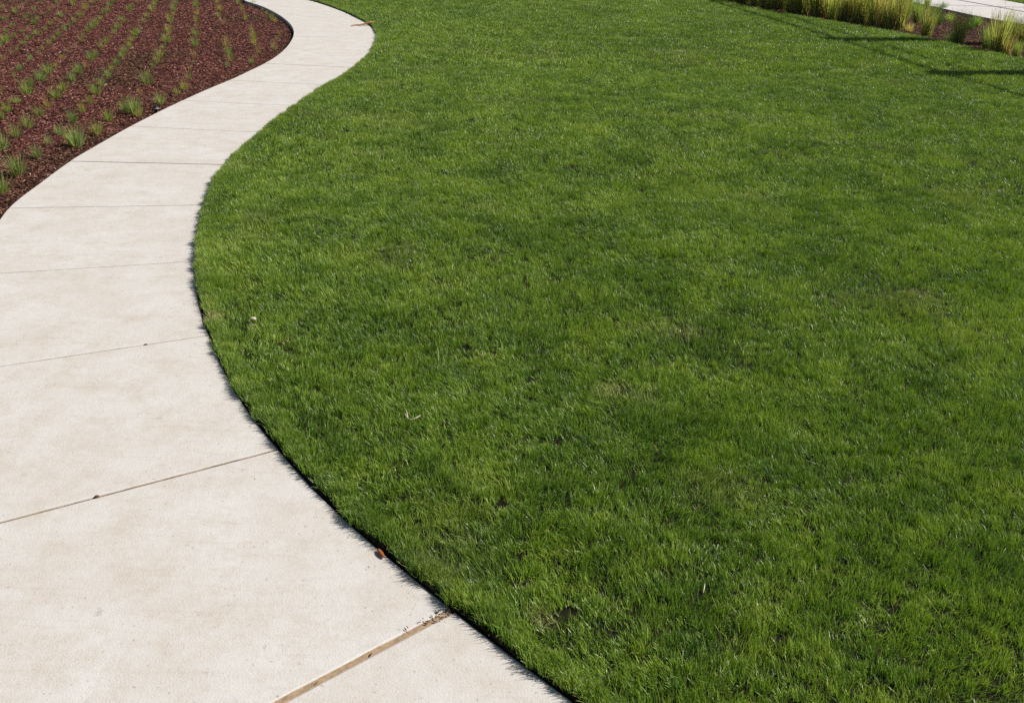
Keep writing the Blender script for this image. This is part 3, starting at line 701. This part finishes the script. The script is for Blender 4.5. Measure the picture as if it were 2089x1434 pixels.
# --- lawn grass
def lawn_tuft(seed, n, spread, wmul, tall=1.0):
    random.seed(seed)
    B = []
    lean_az = random.uniform(0, 6.28)
    for _ in range(n):
        r = spread * math.sqrt(random.random()); a = random.uniform(0, 6.28)
        u = random.random()
        dead = random.random() < 0.10
        Ln = random.uniform(0.020, 0.045) * tall
        lean = abs(random.gauss(0.34, 0.29))
        if dead:
            Ln *= 0.6; lean = random.uniform(0.6, 1.4)
        az = random.uniform(0, 6.28) if random.random() < 0.7 else lean_az + random.gauss(0, 0.7)
        B.append((r * math.cos(a), r * math.sin(a), -0.004, az, Ln, random.uniform(0.0010, 0.0030) * wmul, lean, random.uniform(0.0, 0.75), u, random.uniform(0.5, 0.9) if dead else max(0, random.gauss(0, 0.05)), 3))
    return blades_mesh('lawn_tuft', B, M_GRASS)

NEARV, MIDV, FARV = 20, 14, 12
variants = ([lawn_tuft(100 + i, 15, 0.020, 1.0) for i in range(NEARV)] +
            [lawn_tuft(200 + i, 16, 0.028, 1.3) for i in range(MIDV)] +
            [lawn_tuft(300 + i, 17, 0.042, 1.9) for i in range(FARV)])
SPOTS = [(0.455, 3.92, 0.11, 0.5), (0.60, 3.83, 0.08, 0.3), (-1.53, 4.60, 0.07, 1.1), (-1.30, 4.53, 0.04, 0.5), (0.126, 2.37, 0.05, 0.9), (0.88, 4.58, 0.09, 0.4), (2.30, 5.29, 0.10, 0.45), (1.7, 7.2, 0.2, 0.25), (3.3, 9.0, 0.25, 0.25)]
groups = []
for (y0, y1, dens, base, nv, sc) in ((1.55, 4.2, 3200, 0, NEARV, 1.0), (4.2, 7.5, 2500, 0, NEARV, 1.05), (7.5, 13, 1350, NEARV, MIDV, 1.05), (13, 34, 560, NEARV + MIDV, FARV, 1.1)):
    p = band(y0, y1, dens)
    p = p[inside(p, lawn_poly)]
    d = dist_to(p, RIGHT_EDGE)
    p = p[d > 0.022 + 0.006 * (base > 0)]
    groups.append((p, np.full(len(p), base), np.full(len(p), nv), np.full(len(p), sc)))
# a fuller fringe along the path
s = rng.uniform(0, arc(RIGHT_EDGE)[-1], 22000)
q = at_arc(RIGHT_EDGE, s)
tg = at_arc(RIGHT_EDGE, s + 0.05) - q
tg /= np.maximum(np.linalg.norm(tg, axis=1), 1e-6)[:, None]
q = q + np.stack([-tg[:, 1], tg[:, 0]], -1) * (0.001 + 0.03 * vnoise(s, s * 0, 0.09, 41) + 0.07 * rng.random(len(s)))[:, None]
q = q[(q[:, 1] > 1.4) & (q[:, 1] < 22)]
q = q[inside(q, lawn_poly)]
groups.append((q, np.zeros(len(q)), np.full(len(q), NEARV), np.full(len(q), 1.0)))
fl = band(14, 34, 430, 1.5)
fl = fl[inside(fl, far_poly)]
groups.append((fl, np.full(len(fl), NEARV + MIDV), np.full(len(fl), FARV), np.full(len(fl), 1.2)))
P = np.vstack([g_[0] for g_ in groups])
x, y = P[:, 0], P[:, 1]
# thin places between clumps
keep = rng.random(len(P)) < np.clip(0.8 + (vnoise(x, y, 0.055, 31) * 0.7 + vnoise(x, y, 0.13, 32) * 0.3 - 0.22) * 4.0, 0.35, 1)
P = P[keep]
base = np.concatenate([g_[1] for g_ in groups])[keep]; nv = np.concatenate([g_[2] for g_ in groups])[keep]; scl = np.concatenate([g_[3] for g_ in groups])[keep]
x, y = P[:, 0], P[:, 1]
n = len(P)
# neighbouring blades lie the same way (mower, feet, wind)
ax = (vnoise(x, y, 0.24, 1) - 0.5) + 0.9 * (vnoise(x, y, 0.10, 2) - 0.5) + 0.4 * (vnoise(x, y, 1.1, 3) - 0.5)
ay = (vnoise(x, y, 0.24, 4) - 0.5) + 0.9 * (vnoise(x, y, 0.10, 5) - 0.5) + 0.4 * (vnoise(x, y, 1.1, 6) - 0.5)
ax *= 1.25; ay *= 1.25
ax += rng.normal(0, 0.28, n); ay += rng.normal(0, 0.28, n)
phi = np.arctan2(ay, ax)
edge_d = dist_to(P, RIGHT_EDGE)
theta = np.clip(np.hypot(ax, ay) * 0.48, 0, 0.75) * np.clip(0.6 + edge_d / 0.2, 0, 1)
rot = euler_from(phi, theta, rng.uniform(0, 6.283, n))
hgt = 0.40 + 0.38 * vnoise(x, y, 0.20, 7) + 0.85 * vnoise(x, y, 0.042, 8)
hgt *= rng.uniform(0.9, 1.2, n) * 1.05
dry = np.clip((vnoise(x, y, 0.5, 9) - 0.72) * 1.2, 0, 0.25) * rng.uniform(0, 1, n)
for (sx, sy, sr, sv) in SPOTS:
    w = np.exp(-((x - sx) ** 2 + (y - sy) ** 2) / (2 * (sr * 0.6) ** 2))
    dry = dry + w * sv * rng.uniform(0.3, 1.2, n)
    hgt *= 1 - 0.5 * w * min(sv, 1)
tint = np.clip(0.5 + 0.27 * (vnoise(x, y, 0.75, 12) - 0.5) + 0.48 * (vnoise(x, y, 0.22, 13) - 0.5) + 0.45 * (vnoise(x, y, 0.09, 18) - 0.5) + 0.17 * (vnoise(x, y, 2.6, 14) - 0.5) + rng.normal(0, 0.12, n), 0, 1)
z = SOIL_Z + 0.010 * (vnoise(x, y, 0.6, 15) - 0.5)
sc3 = np.stack([scl, scl, scl * hgt], -1)
grass = scatter('grass', np.stack([x, y, z], -1), rot, sc3, base + np.floor(rng.random(n) * nv), variants, M_GRASS,
                tint=tint, dry=np.clip(dry, 0, 1), kind='stuff', label='short mown green grass covering the lawn')
print('lawn tufts', n)

# --- bark chips
def chip(seed):
    random.seed(seed)
    Ln, w, t = random.uniform(0.016, 0.050), random.uniform(0.005, 0.011), random.uniform(0.002, 0.005)
    V = []
    st = 3
    for k in range(st + 1):
        u = k / st
        ww = w * (0.45 + 0.55 * math.sin(math.pi * min(max(u, 0.12), 0.88))) * random.uniform(0.75, 1.15)
        cx, cz = (u - 0.5) * Ln, random.uniform(-0.002, 0.002) + 0.004 * math.sin(u * 3)
        cy = random.uniform(-0.002, 0.002)
        V += [(cx, cy - ww / 2, cz), (cx, cy + ww / 2, cz + random.uniform(-.001, .001)), (cx, cy + ww * 0.35, cz + t), (cx, cy - ww * 0.35, cz + t)]
    F = [(0, 1, 2, 3), (4 * st + 3, 4 * st + 2, 4 * st + 1, 4 * st)]
    for k in range(st):
        for j in range(4):
            a, b = 4 * k + j, 4 * k + (j + 1) % 4
            F.append((a, a + 4, b + 4, b))
    return mesh_from('chip', V, F, M_CHIP)

chips = [chip(500 + i) for i in range(12)]
def chip_points():
    out = []
    for (y0, y1, dens) in ((1.5, 9, 2600), (9, 13, 2200), (13, 20, 1500), (20, 34, 500)):
        p = band(y0, y1, dens, 0.7)
        a = p[inside(p, bed_poly)]
        b = p[inside(p, bed2_poly)]
        a = a[dist_to(a, LEFT_EDGE) > 0.012] if len(a) else a
        out += [a, b]
    return np.vstack(out)
P = chip_points()
x, y = P[:, 0], P[:, 1]; n = len(P)
dl = dist_to(P, LEFT_EDGE)
rot = np.stack([rng.normal(0, 0.28, n), rng.normal(0, 0.25, n), rng.uniform(0, 6.283, n)], -1)
s1 = rng.uniform(0.45, 1.1, n) * (1 + 0.012 * y)
mound = 0.022 * (vnoise(x, y, 0.5, 21) - 0.4) + 0.012 * vnoise(x, y, 0.15, 22)
z = np.where(x > 3, MULCH_Z + 0.01, MULCH_Z) + np.clip(mound, 0, 0.03) * np.clip(dl / 0.3, 0.2, 1) + rng.uniform(0.001, 0.013, n)
tintc = np.clip(0.62 - dl / 0.55 + 0.9 * (vnoise(x, y, 0.6, 23) - 0.5), 0, 0.85)
tintc = np.where(x > 3, 0.5, np.maximum(tintc, 0.7 * np.clip((vnoise(x, y, 1.1, 24) - 0.62) * 4, 0, 1)))
scatter('bark_mulch', np.stack([x, y, z], -1), rot, np.stack([s1, s1, s1], -1), np.floor(rng.random(n) * len(chips)), chips, M_CHIP,
        tint=tintc, kind='stuff', label='red brown shredded bark mulch covering the beds')
print('chips', n)

# --- clippings and grit lying on the slabs along the turf
def crumb(seed, Ln, w):
    random.seed(seed)
    V, F = tube([(-Ln / 2, 0, w * 0.5), (0, random.uniform(-.15, .15) * Ln, w * 0.7), (Ln / 2, 0, w * 0.5)], [w * 0.3, w * 0.5, w * 0.25], 5)
    return mesh_from('crumb', V, F, M_DIRT if seed % 3 else M_GRASS)
s = rng.uniform(arc(RIGHT_EDGE)[-1] * 0.25, arc(RIGHT_EDGE)[-1], 420)
q = at_arc(RIGHT_EDGE, s)
tg = at_arc(RIGHT_EDGE, s + 0.05) - q
tg /= np.maximum(np.linalg.norm(tg, axis=1), 1e-6)[:, None]
q = q - np.stack([-tg[:, 1], tg[:, 0]], -1) * (0.004 + rng.exponential(0.045, len(s)))[:, None]
n = len(q)
s1 = rng.uniform(0.5, 1.2, n)
scatter('edge_clippings', np.column_stack([q, np.full(n, 0.0012)]), np.stack([np.zeros(n), np.zeros(n), rng.uniform(0, 6.28, n)], -1),
        np.stack([s1, s1, s1], -1), np.floor(rng.random(n) * 9), [crumb(950 + i, [0.006, 0.010, 0.003][i % 3], [0.0018, 0.0014, 0.0024][i % 3]) for i in range(9)], M_DIRT,
        tint=np.full(n, 0.5), dry=np.full(n, 0.6), kind='stuff', label='grass clippings and grit lying on the path beside the turf')

# --- dry straw lying about in the far bed
def straw(seed):
    random.seed(seed)
    B = []
    for _ in range(3):
        B.append((random.uniform(-.05, .05), random.uniform(-.05, .05), 0.004, random.uniform(0, 6.28), random.uniform(0.06, 0.22), random.uniform(0.003, 0.006), random.uniform(1.0, 1.5), random.uniform(0, 0.5), random.random(), random.uniform(0.3, 1.0), 3))
    return blades_mesh('straw', B, M_SEED)
P = band(12, 32, 34)
P = P[inside(P, bed2_poly)]
n = len(P)
s1 = rng.uniform(0.6, 1.2, n)
so = scatter('straw_litter', np.column_stack([P, np.full(n, MULCH_Z + 0.02)]), np.stack([np.zeros(n), np.zeros(n), rng.uniform(0, 6.28, n)], -1),
        np.stack([s1, s1, s1], -1), np.floor(rng.random(n) * 6), [straw(900 + i) for i in range(6)], M_SEED, kind='stuff', label='dry straw lying about between the tall grasses of the far bed')
so.color = (0.30, 0.22, 0.10, 1)

# ------------------------------------------------------------------ planted grass tufts in the mulch
def bunch(seed, n, h, spread, foot, width, droop, dryp, seg=4):
    random.seed(seed)
    B = []
    for _ in range(n):
        a = random.uniform(0, 6.28); r = foot * math.sqrt(random.random())
        lean = min(2.1 * spread, abs(random.gauss(0, spread)))
        Ln = h * random.uniform(0.5, 1.12) * (1.0 if lean < 0.5 else 0.9)
        d = random.uniform(0.5, 1.0) if random.random() < dryp else max(0, random.gauss(0, 0.06))
        B.append((r * math.cos(a), r * math.sin(a), -0.01, a + random.gauss(0, 0.35), Ln, width * random.uniform(0.7, 1.2), lean, random.uniform(0.0, droop), random.random(), d, seg))
    return blades_mesh('grass_tuft', B, M_TUFT)

# unit-height bunches (1 m), scaled per plant
TG = [bunch(700 + i, 120, 1.0, 0.42, 0.16, 0.020, 0.7, 0.08) for i in range(6)]
TY = [bunch(720 + i, 90, 1.0, 0.45, 0.15, 0.019, 0.7, 0.35) for i in range(5)]
TT = [bunch(740 + i, 64, 1.0, 0.5, 0.15, 0.018, 0.6, 0.85) for i in range(5)]
TB = [bunch(760, 90, 1.0, 0.42, 0.16, 0.020, 0.6, 0.25)]
ORD = ['nearest', 'second', 'third', 'fourth', 'fifth', 'sixth', 'seventh', 'eighth', 'ninth', 'tenth', 'eleventh', 'twelfth', 'thirteenth', 'fourteenth', 'fifteenth', 'sixteenth', 'seventeenth', 'eighteenth', 'nineteenth', 'twentieth', 'twenty-first', 'twenty-second', 'twenty-third', 'twenty-fourth', 'twenty-fifth', 'twenty-sixth']
ROW = ['first'] + ORD[1:]
COLR = {'g': (0.29, 0.37, 0.135), 'y': (0.39, 0.42, 0.135), 't': (0.50, 0.39, 0.18), 'b': (0.34, 0.40, 0.25)}
LOOK = {'g': 'green', 'y': 'yellow-green', 't': 'straw-coloured', 'b': 'grey-green'}
random.seed(31)
for (px, py, c, h, row, num) in TUFTS:
    fam = {'g': TG, 'y': TY, 't': TT, 'b': TB}[c]
    me = random.choice(fam)
    if row:
        size = 'small ' if h < 0.075 else ('big ' if h > 0.135 else '')
        lab = '%s%s grass tuft, %s in the %s planted row from the path' % (size, LOOK[c], 'nearest' if num == 1 else ORD[num - 1] + ' from near end', ROW[row - 1])
    elif px > -4.5:
        lab = 'straw-coloured grass tuft crowded against a bigger green clump by the path bend'
    else:
        lab = 'small green grass tuft standing alone between two planted rows'
    o = link('grass_tuft', me, None, (px, py, MULCH_Z + 0.004), label=lab, category='grass tuft', group='grass tufts planted in rows in the mulch bed')
    hh_ = h * 1.36
    wd = 0.92 * max(hh_, 0.085) * random.uniform(0.8, 1.25)
    o.scale = (wd, wd * random.uniform(0.9, 1.1), hh_ * random.uniform(0.95, 1.05))
    o.rotation_euler = (random.gauss(0, 0.06), random.gauss(0, 0.06), random.uniform(0, 6.28))
    k = random.uniform(0.85, 1.2)
    cc = COLR[c]
    o.color = (cc[0] * k * random.uniform(0.85, 1.2), cc[1] * k, cc[2] * k * random.uniform(0.8, 1.25), 1)

# ------------------------------------------------------------------ ornamental grasses in the far bed
def stalks(seed, n, h, foot, width, spread, lo=0.6):
    random.seed(seed)
    B = []
    for _ in range(n):
        a = random.uniform(0, 6.28); r = foot * math.sqrt(random.random())
        B.append((r * math.cos(a), r * math.sin(a), -0.01, a, h * random.uniform(0.8, 1.15), width, min(0.22, abs(random.gauss(0, spread))), random.uniform(0, 0.25), random.random(), random.uniform(0.55, 1.0), 4))
        # feathery head near the tip
        la = B[-1][6]; Ln = B[-1][4]
        tx, ty, tz = B[-1][0] + math.cos(a) * math.sin(la + 0.08) * Ln * 0.75, B[-1][1] + math.sin(a) * math.sin(la + 0.08) * Ln * 0.75, math.cos(la + 0.08) * Ln * 0.75
        for _k in range(7):
            f = random.uniform(0, 0.22)
            B.append((tx + math.cos(a) * math.sin(la) * Ln * f, ty + math.sin(a) * math.sin(la) * Ln * f, tz + Ln * f, random.uniform(0, 6.28), h * random.uniform(0.05, 0.10), width * 0.8, random.uniform(0.2, 0.8), 0.3, random.random(), random.uniform(0.5, 1.0), 2))
    return blades_mesh('seed_heads', B, M_SEED)
OG = [bunch(800 + i, 210, 1.0, 0.17, 0.15, 0.013, 0.35, 0.22, 5) for i in range(5)]
OD = [bunch(820 + i, 200, 1.0, 0.34, 0.17, 0.013, 0.6, 0.0, 4) for i in range(4)]
OS = [stalks(840 + i, 18, 1.0, 0.12, 0.0055, 0.12) for i in range(5)]
OLOOK = {'y': 'tall yellow-green ornamental grass', 't': 'tall straw-coloured ornamental grass', 'g': 'green ornamental grass', 'd': 'dark green bushy ornamental grass'}
OCOL = {'y': (0.43, 0.48, 0.17), 't': (0.56, 0.49, 0.24), 'g': (0.33, 0.46, 0.14), 'd': (0.12, 0.23, 0.065)}
NAMED = ['leaning out over the lawn where the long shadow meets the bed', 'standing alone between bare mulch patches at the bed front', 'with a black shaded foot in the middle of the mulch',
         'in mid-bed just right of the bed\'s shaded clump', 'low at the bed front beside the fresh yellow clump', 'behind the mulch gap, before the pale pavement', 'whose tip stands out against the pale pavement edge',
         'touching the pavement edge beside the shaded post foot', 'at the pavement corner beside the tallest thicket', 'closing the right end of the dense thicket', 'with feathery top reaching over the pavement edge',
         'mottled with brown at the front of the bed', 'dry and thin at the front near the frame edge', 'in the last group before the right frame edge', 'cut by the right frame edge', 'lowest at the corner of bed and lawn',
         'flattened and low between two tall clumps', 'narrow and upright behind the mottled clump', 'rising behind the clump that leans over the lawn', 'short and dark on the pavement side of the mulch']
random.seed(77)
bf = 0
rowname = {0: 'at the lawn edge', 1: 'in the middle of the thicket', 2: 'at the back of the thicket'}
for i, (px, py, c, h) in enumerate(BED_GRASSES):
    if i < len(NAMED):
        lab = OLOOK[c] + ' ' + NAMED[i]
    else:
        k = i - len(NAMED)
        lab = '%s %s, %s clump from the thicket\'s left end' % (OLOOK[c], rowname[k % 3], 'first' if k // 3 == 0 else ORD[k // 3])
    bushy = c == 'd' or h < 0.28
    me = random.choice(OD if bushy else OG)
    o = link('ornamental_grass', me, None, (px, py, MULCH_Z + 0.012), label=lab, category='grass', group='ornamental grasses in the far bed')
    hh_ = h * (0.98 if i < len(NAMED) else 1.2)
    w = hh_ * random.uniform(0.9, 1.15) * (1.15 if bushy else 1.0)
    o.scale = (w, w, hh_)
    o.rotation_euler = (random.gauss(0, 0.05), random.gauss(0, 0.05), random.uniform(0, 6.28))
    k = random.uniform(0.85, 1.15); cc = OCOL[c]
    o.color = (cc[0] * k, cc[1] * k, cc[2] * k, 1)
    if not bushy:
        sh = link('seed_heads', random.choice(OS), o)
        sh.color = (0.42, 0.37, 0.17, 1)

# ------------------------------------------------------------------ small things
# pop-up sprinkler beside the path
V, F = lathe([(0.016, -0.03), (0.016, 0.035), (0.030, 0.040), (0.034, 0.046), (0.034, 0.062), (0.030, 0.068)])
sp_ = link('sprinkler_head', mesh_from('sprinkler_head', V, F, M_PLASTIC), None, (-3.60, 9.80, MULCH_Z), label='black pop-up sprinkler head in the mulch beside the path', category='sprinkler')
V, F = lathe([(0.0345, 0.050), (0.0355, 0.052), (0.0355, 0.057), (0.0345, 0.059)])
link('rim', mesh_from('rim', V, F, M_RING), sp_)
V, F = lathe([(0.012, 0.068), (0.012, 0.078), (0.008, 0.081)])
link('nozzle', mesh_from('nozzle', V, F, M_PLASTIC), sp_)

# dry twig lying over the path edge
tw = [(-2.80, 16.76, 0.012), (-2.74, 16.815, 0.020), (-2.68, 16.84, 0.018), (-2.61, 16.90, 0.028), (-2.52, 16.95, 0.05), (-2.44, 17.02, 0.06)]
V, F = tube(tw, [0.006, 0.011, 0.012, 0.014, 0.022, 0.008])
twig = link('twig', mesh_from('twig', V, F, M_TWIG), None, None, label='tan dry twig lying across the path edge at the far bend', category='twig')
V, F = tube([(-2.60, 16.905, 0.028), (-2.57, 16.97, 0.04), (-2.50, 17.04, 0.04)], [0.008, 0.007, 0.003])
link('side_shoot', mesh_from('side_shoot', V, F, M_TWIG), twig)

# orange catkin at the foot of the grass edge
prof = []
for k in range(19):
    u = k / 18
    r = 0.0075 * math.sin(math.pi * min(0.97, 0.06 + 0.9 * u)) ** 0.6
    prof.append((r * (1.0 if k % 3 else 0.66), (u - 0.5) * 0.050))
V, F = lathe(prof, 10)
ck = link('catkin', mesh_from('catkin', V, F, M_RUST), None, (-0.412, 2.692, 0.0085), label='small ridged orange catkin at the foot of the grass edge', category='catkin')
ck.rotation_euler = (math.radians(90), 0.1, math.radians(32))

def strip(points, width, mat, name, **props):
    """a thin bent leaf or straw with some thickness"""
    V, F = tube(points, [width * (0.35 if i in (0, len(points) - 1) else 0.5) for i in range(len(points))], 5)
    return link(name, mesh_from(name, V, F, mat), None, None, **props)

o = strip([(-0.340, 4.16, SOIL_Z), (-0.342, 4.158, 0.03), (-0.343, 4.155, 0.07), (-0.346, 4.152, 0.095)], 0.004, M_STRAW, 'straw_stalk', label='single bleached stalk standing upright in the lawn', category='stalk')
o = strip([(-0.432, 3.585, 0.050), (-0.422, 3.572, 0.040), (-0.408, 3.566, 0.034), (-0.385, 3.572, 0.040), (-0.368, 3.585, 0.047)], 0.007, M_STRAW, 'straw_bit', label='bleached forked straw lying on top of the lawn', category='straw')
V, F = tube([(-0.420, 3.572, 0.038), (-0.424, 3.588, 0.052), (-0.430, 3.60, 0.062)], [0.003, 0.0025, 0.0012], 5)
link('fork', mesh_from('fork', V, F, M_STRAW), o)

def pebble(seed, r, mat, name, loc, flat=0.6, **props):
    random.seed(seed)
    bm = bmesh.new()
    bmesh.ops.create_icosphere(bm, subdivisions=2, radius=r)
    for v in bm.verts:
        k = 1 + random.uniform(-0.16, 0.16)
        v.co = Vector((v.co.x * k * 1.2, v.co.y * k, v.co.z * k * flat))
    me = bpy.data.meshes.new(name)
    bm.to_mesh(me); bm.free()
    me.materials.append(mat)
    return link(name, me, None, loc, **props)
pebble(1, 0.013, M_STONE, 'pebble', (-1.299, 4.533, 0.045), label='cream pebble lying in the lawn near the path bend', category='pebble')
pebble(2, 0.0075, M_BARK, 'soil_clod', (-1.470, 2.978, 0.001), label='dark soil clod sitting on the joint in the foreground', category='clod', group='soil clods on the path joints')
pebble(3, 0.008, M_BARK, 'soil_clod', (-1.752, 4.276, 0.001), 0.5, label='small brown clod on the long tan joint across mid-path', category='clod', group='soil clods on the path joints')
# leaf litter gathered where the sealed joint meets the lawn
random.seed(5)
lit_v, lit_f = [], []
for k in range(34):
    t = random.random() ** 2.4
    c = A([-0.165, 2.425]) + A([-0.74, -0.67]) * t * 0.16 + A([random.gauss(0, 0.012), random.gauss(0, 0.012)])
    if k > 30:
        u = random.uniform(0.05, 0.85)
        c = A([-0.165, 2.425]) + A([-0.434, -0.396]) * u + A([random.gauss(0, 0.006), random.gauss(0, 0.006)])
    a = random.uniform(0, 3.14); L_ = random.uniform(0.003, 0.011); w_ = random.uniform(0.0012, 0.0035)
    zz = random.uniform(0.0005, 0.006) - (0.002 if k > 30 else 0)
    b0 = len(lit_v)
    dx, dy = math.cos(a), math.sin(a)
    for (u, v, h) in ((-1, 0, 0), (0, -1, 0.001), (1, 0, 0.002), (0, 1, 0.001), (0, 0, 0.0035)):
        lit_v.append((c[0] + dx * u * L_ - dy * v * w_, c[1] + dy * u * L_ + dx * v * w_, zz + h))
    lit_f += [(b0, b0 + 1, b0 + 4), (b0 + 1, b0 + 2, b0 + 4), (b0 + 2, b0 + 3, b0 + 4), (b0 + 3, b0, b0 + 4), (b0 + 3, b0 + 2, b0 + 1, b0)]
link('leaf_litter', mesh_from('leaf_litter', lit_v, lit_f, M_BARK), None, None, kind='stuff', label='brown leaf crumbs at the end of the tan joint')

# ------------------------------------------------------------------ railings beyond the frame that shade the lawn and pavement
SH = A([math.sin(SUN_AZ), math.cos(SUN_AZ)]) / math.tan(SUN_EL)       # ground offset per metre of height, towards the sun
def rail_from_shadow(pts, h, rad):
    return [(p[0] + SH[0] * h, p[1] + SH[1] * h, h) for p in pts], rad

POST_H = 3.9
tips = [(5.14, 17.02), (5.62, 13.66), (6.2, 10.7)]
posts = []
for k, t in enumerate(tips):
    b = A(t) + SH * POST_H
    V, F = tube([(0, 0, -0.06), (0, 0, 1.6), (0, 0, POST_H)], [0.22, 0.22, 0.21], 14)
    lab = ['dark steel post beyond the bed, its shadow ending highest on the lawn', 'dark steel post past the right frame edge shading the lawn low down', 'dark steel post nearest the camera beyond the right frame edge'][k]
    po = link('railing_post', mesh_from('railing_post', V, F, M_POST), None, (b[0], b[1], 0), label=lab, category='post', group='steel posts beside the far bed')
    V, F = lathe([(0.22, POST_H), (0.23, POST_H + 0.01), (0.22, POST_H + 0.03)])
    link('cap', mesh_from('cap', V, F, M_POST), po)
def rail(shadow, h, rad, lab):
    V, F = tube([(p[0] + SH[0] * h, p[1] + SH[1] * h, h) for p in shadow], [rad] * len(shadow), 10)
    link('cable', mesh_from('cable', V, F, M_POST), None, None, label=lab, category='cable', group='cables strung between the posts')
rail([(4.1, 23.4), (4.55, 20.9), (4.84, 19.0), (5.14, 17.38), (5.36, 15.7), (5.57, 14.04), (5.86, 12.5), (6.2, 11.0)], POST_H - 0.04, 0.034, 'thick dark cable sagging between the post tops, shading the lawn edge')
rail([(5.10, 21.4), (5.25, 20.0), (5.34, 18.9), (5.6, 17.4), (5.85, 15.8), (6.1, 14.1)], POST_H - 0.62, 0.024, 'lower dark cable slung under the post tops')
rail([(8.6, 24.55), (9.6, 24.59), (10.7, 24.6), (11.8, 24.66), (12.6, 24.75)], 3.2, 0.035, 'thin dark cable drawing a level shadow line across the pale pavement')
rail([(10.55, 27.4), (10.8, 26.2), (11.05, 24.8), (11.25, 23.5), (11.4, 22.2)], 3.0, 0.035, 'thin dark cable drawing a slanting shadow line over the pale pavement')
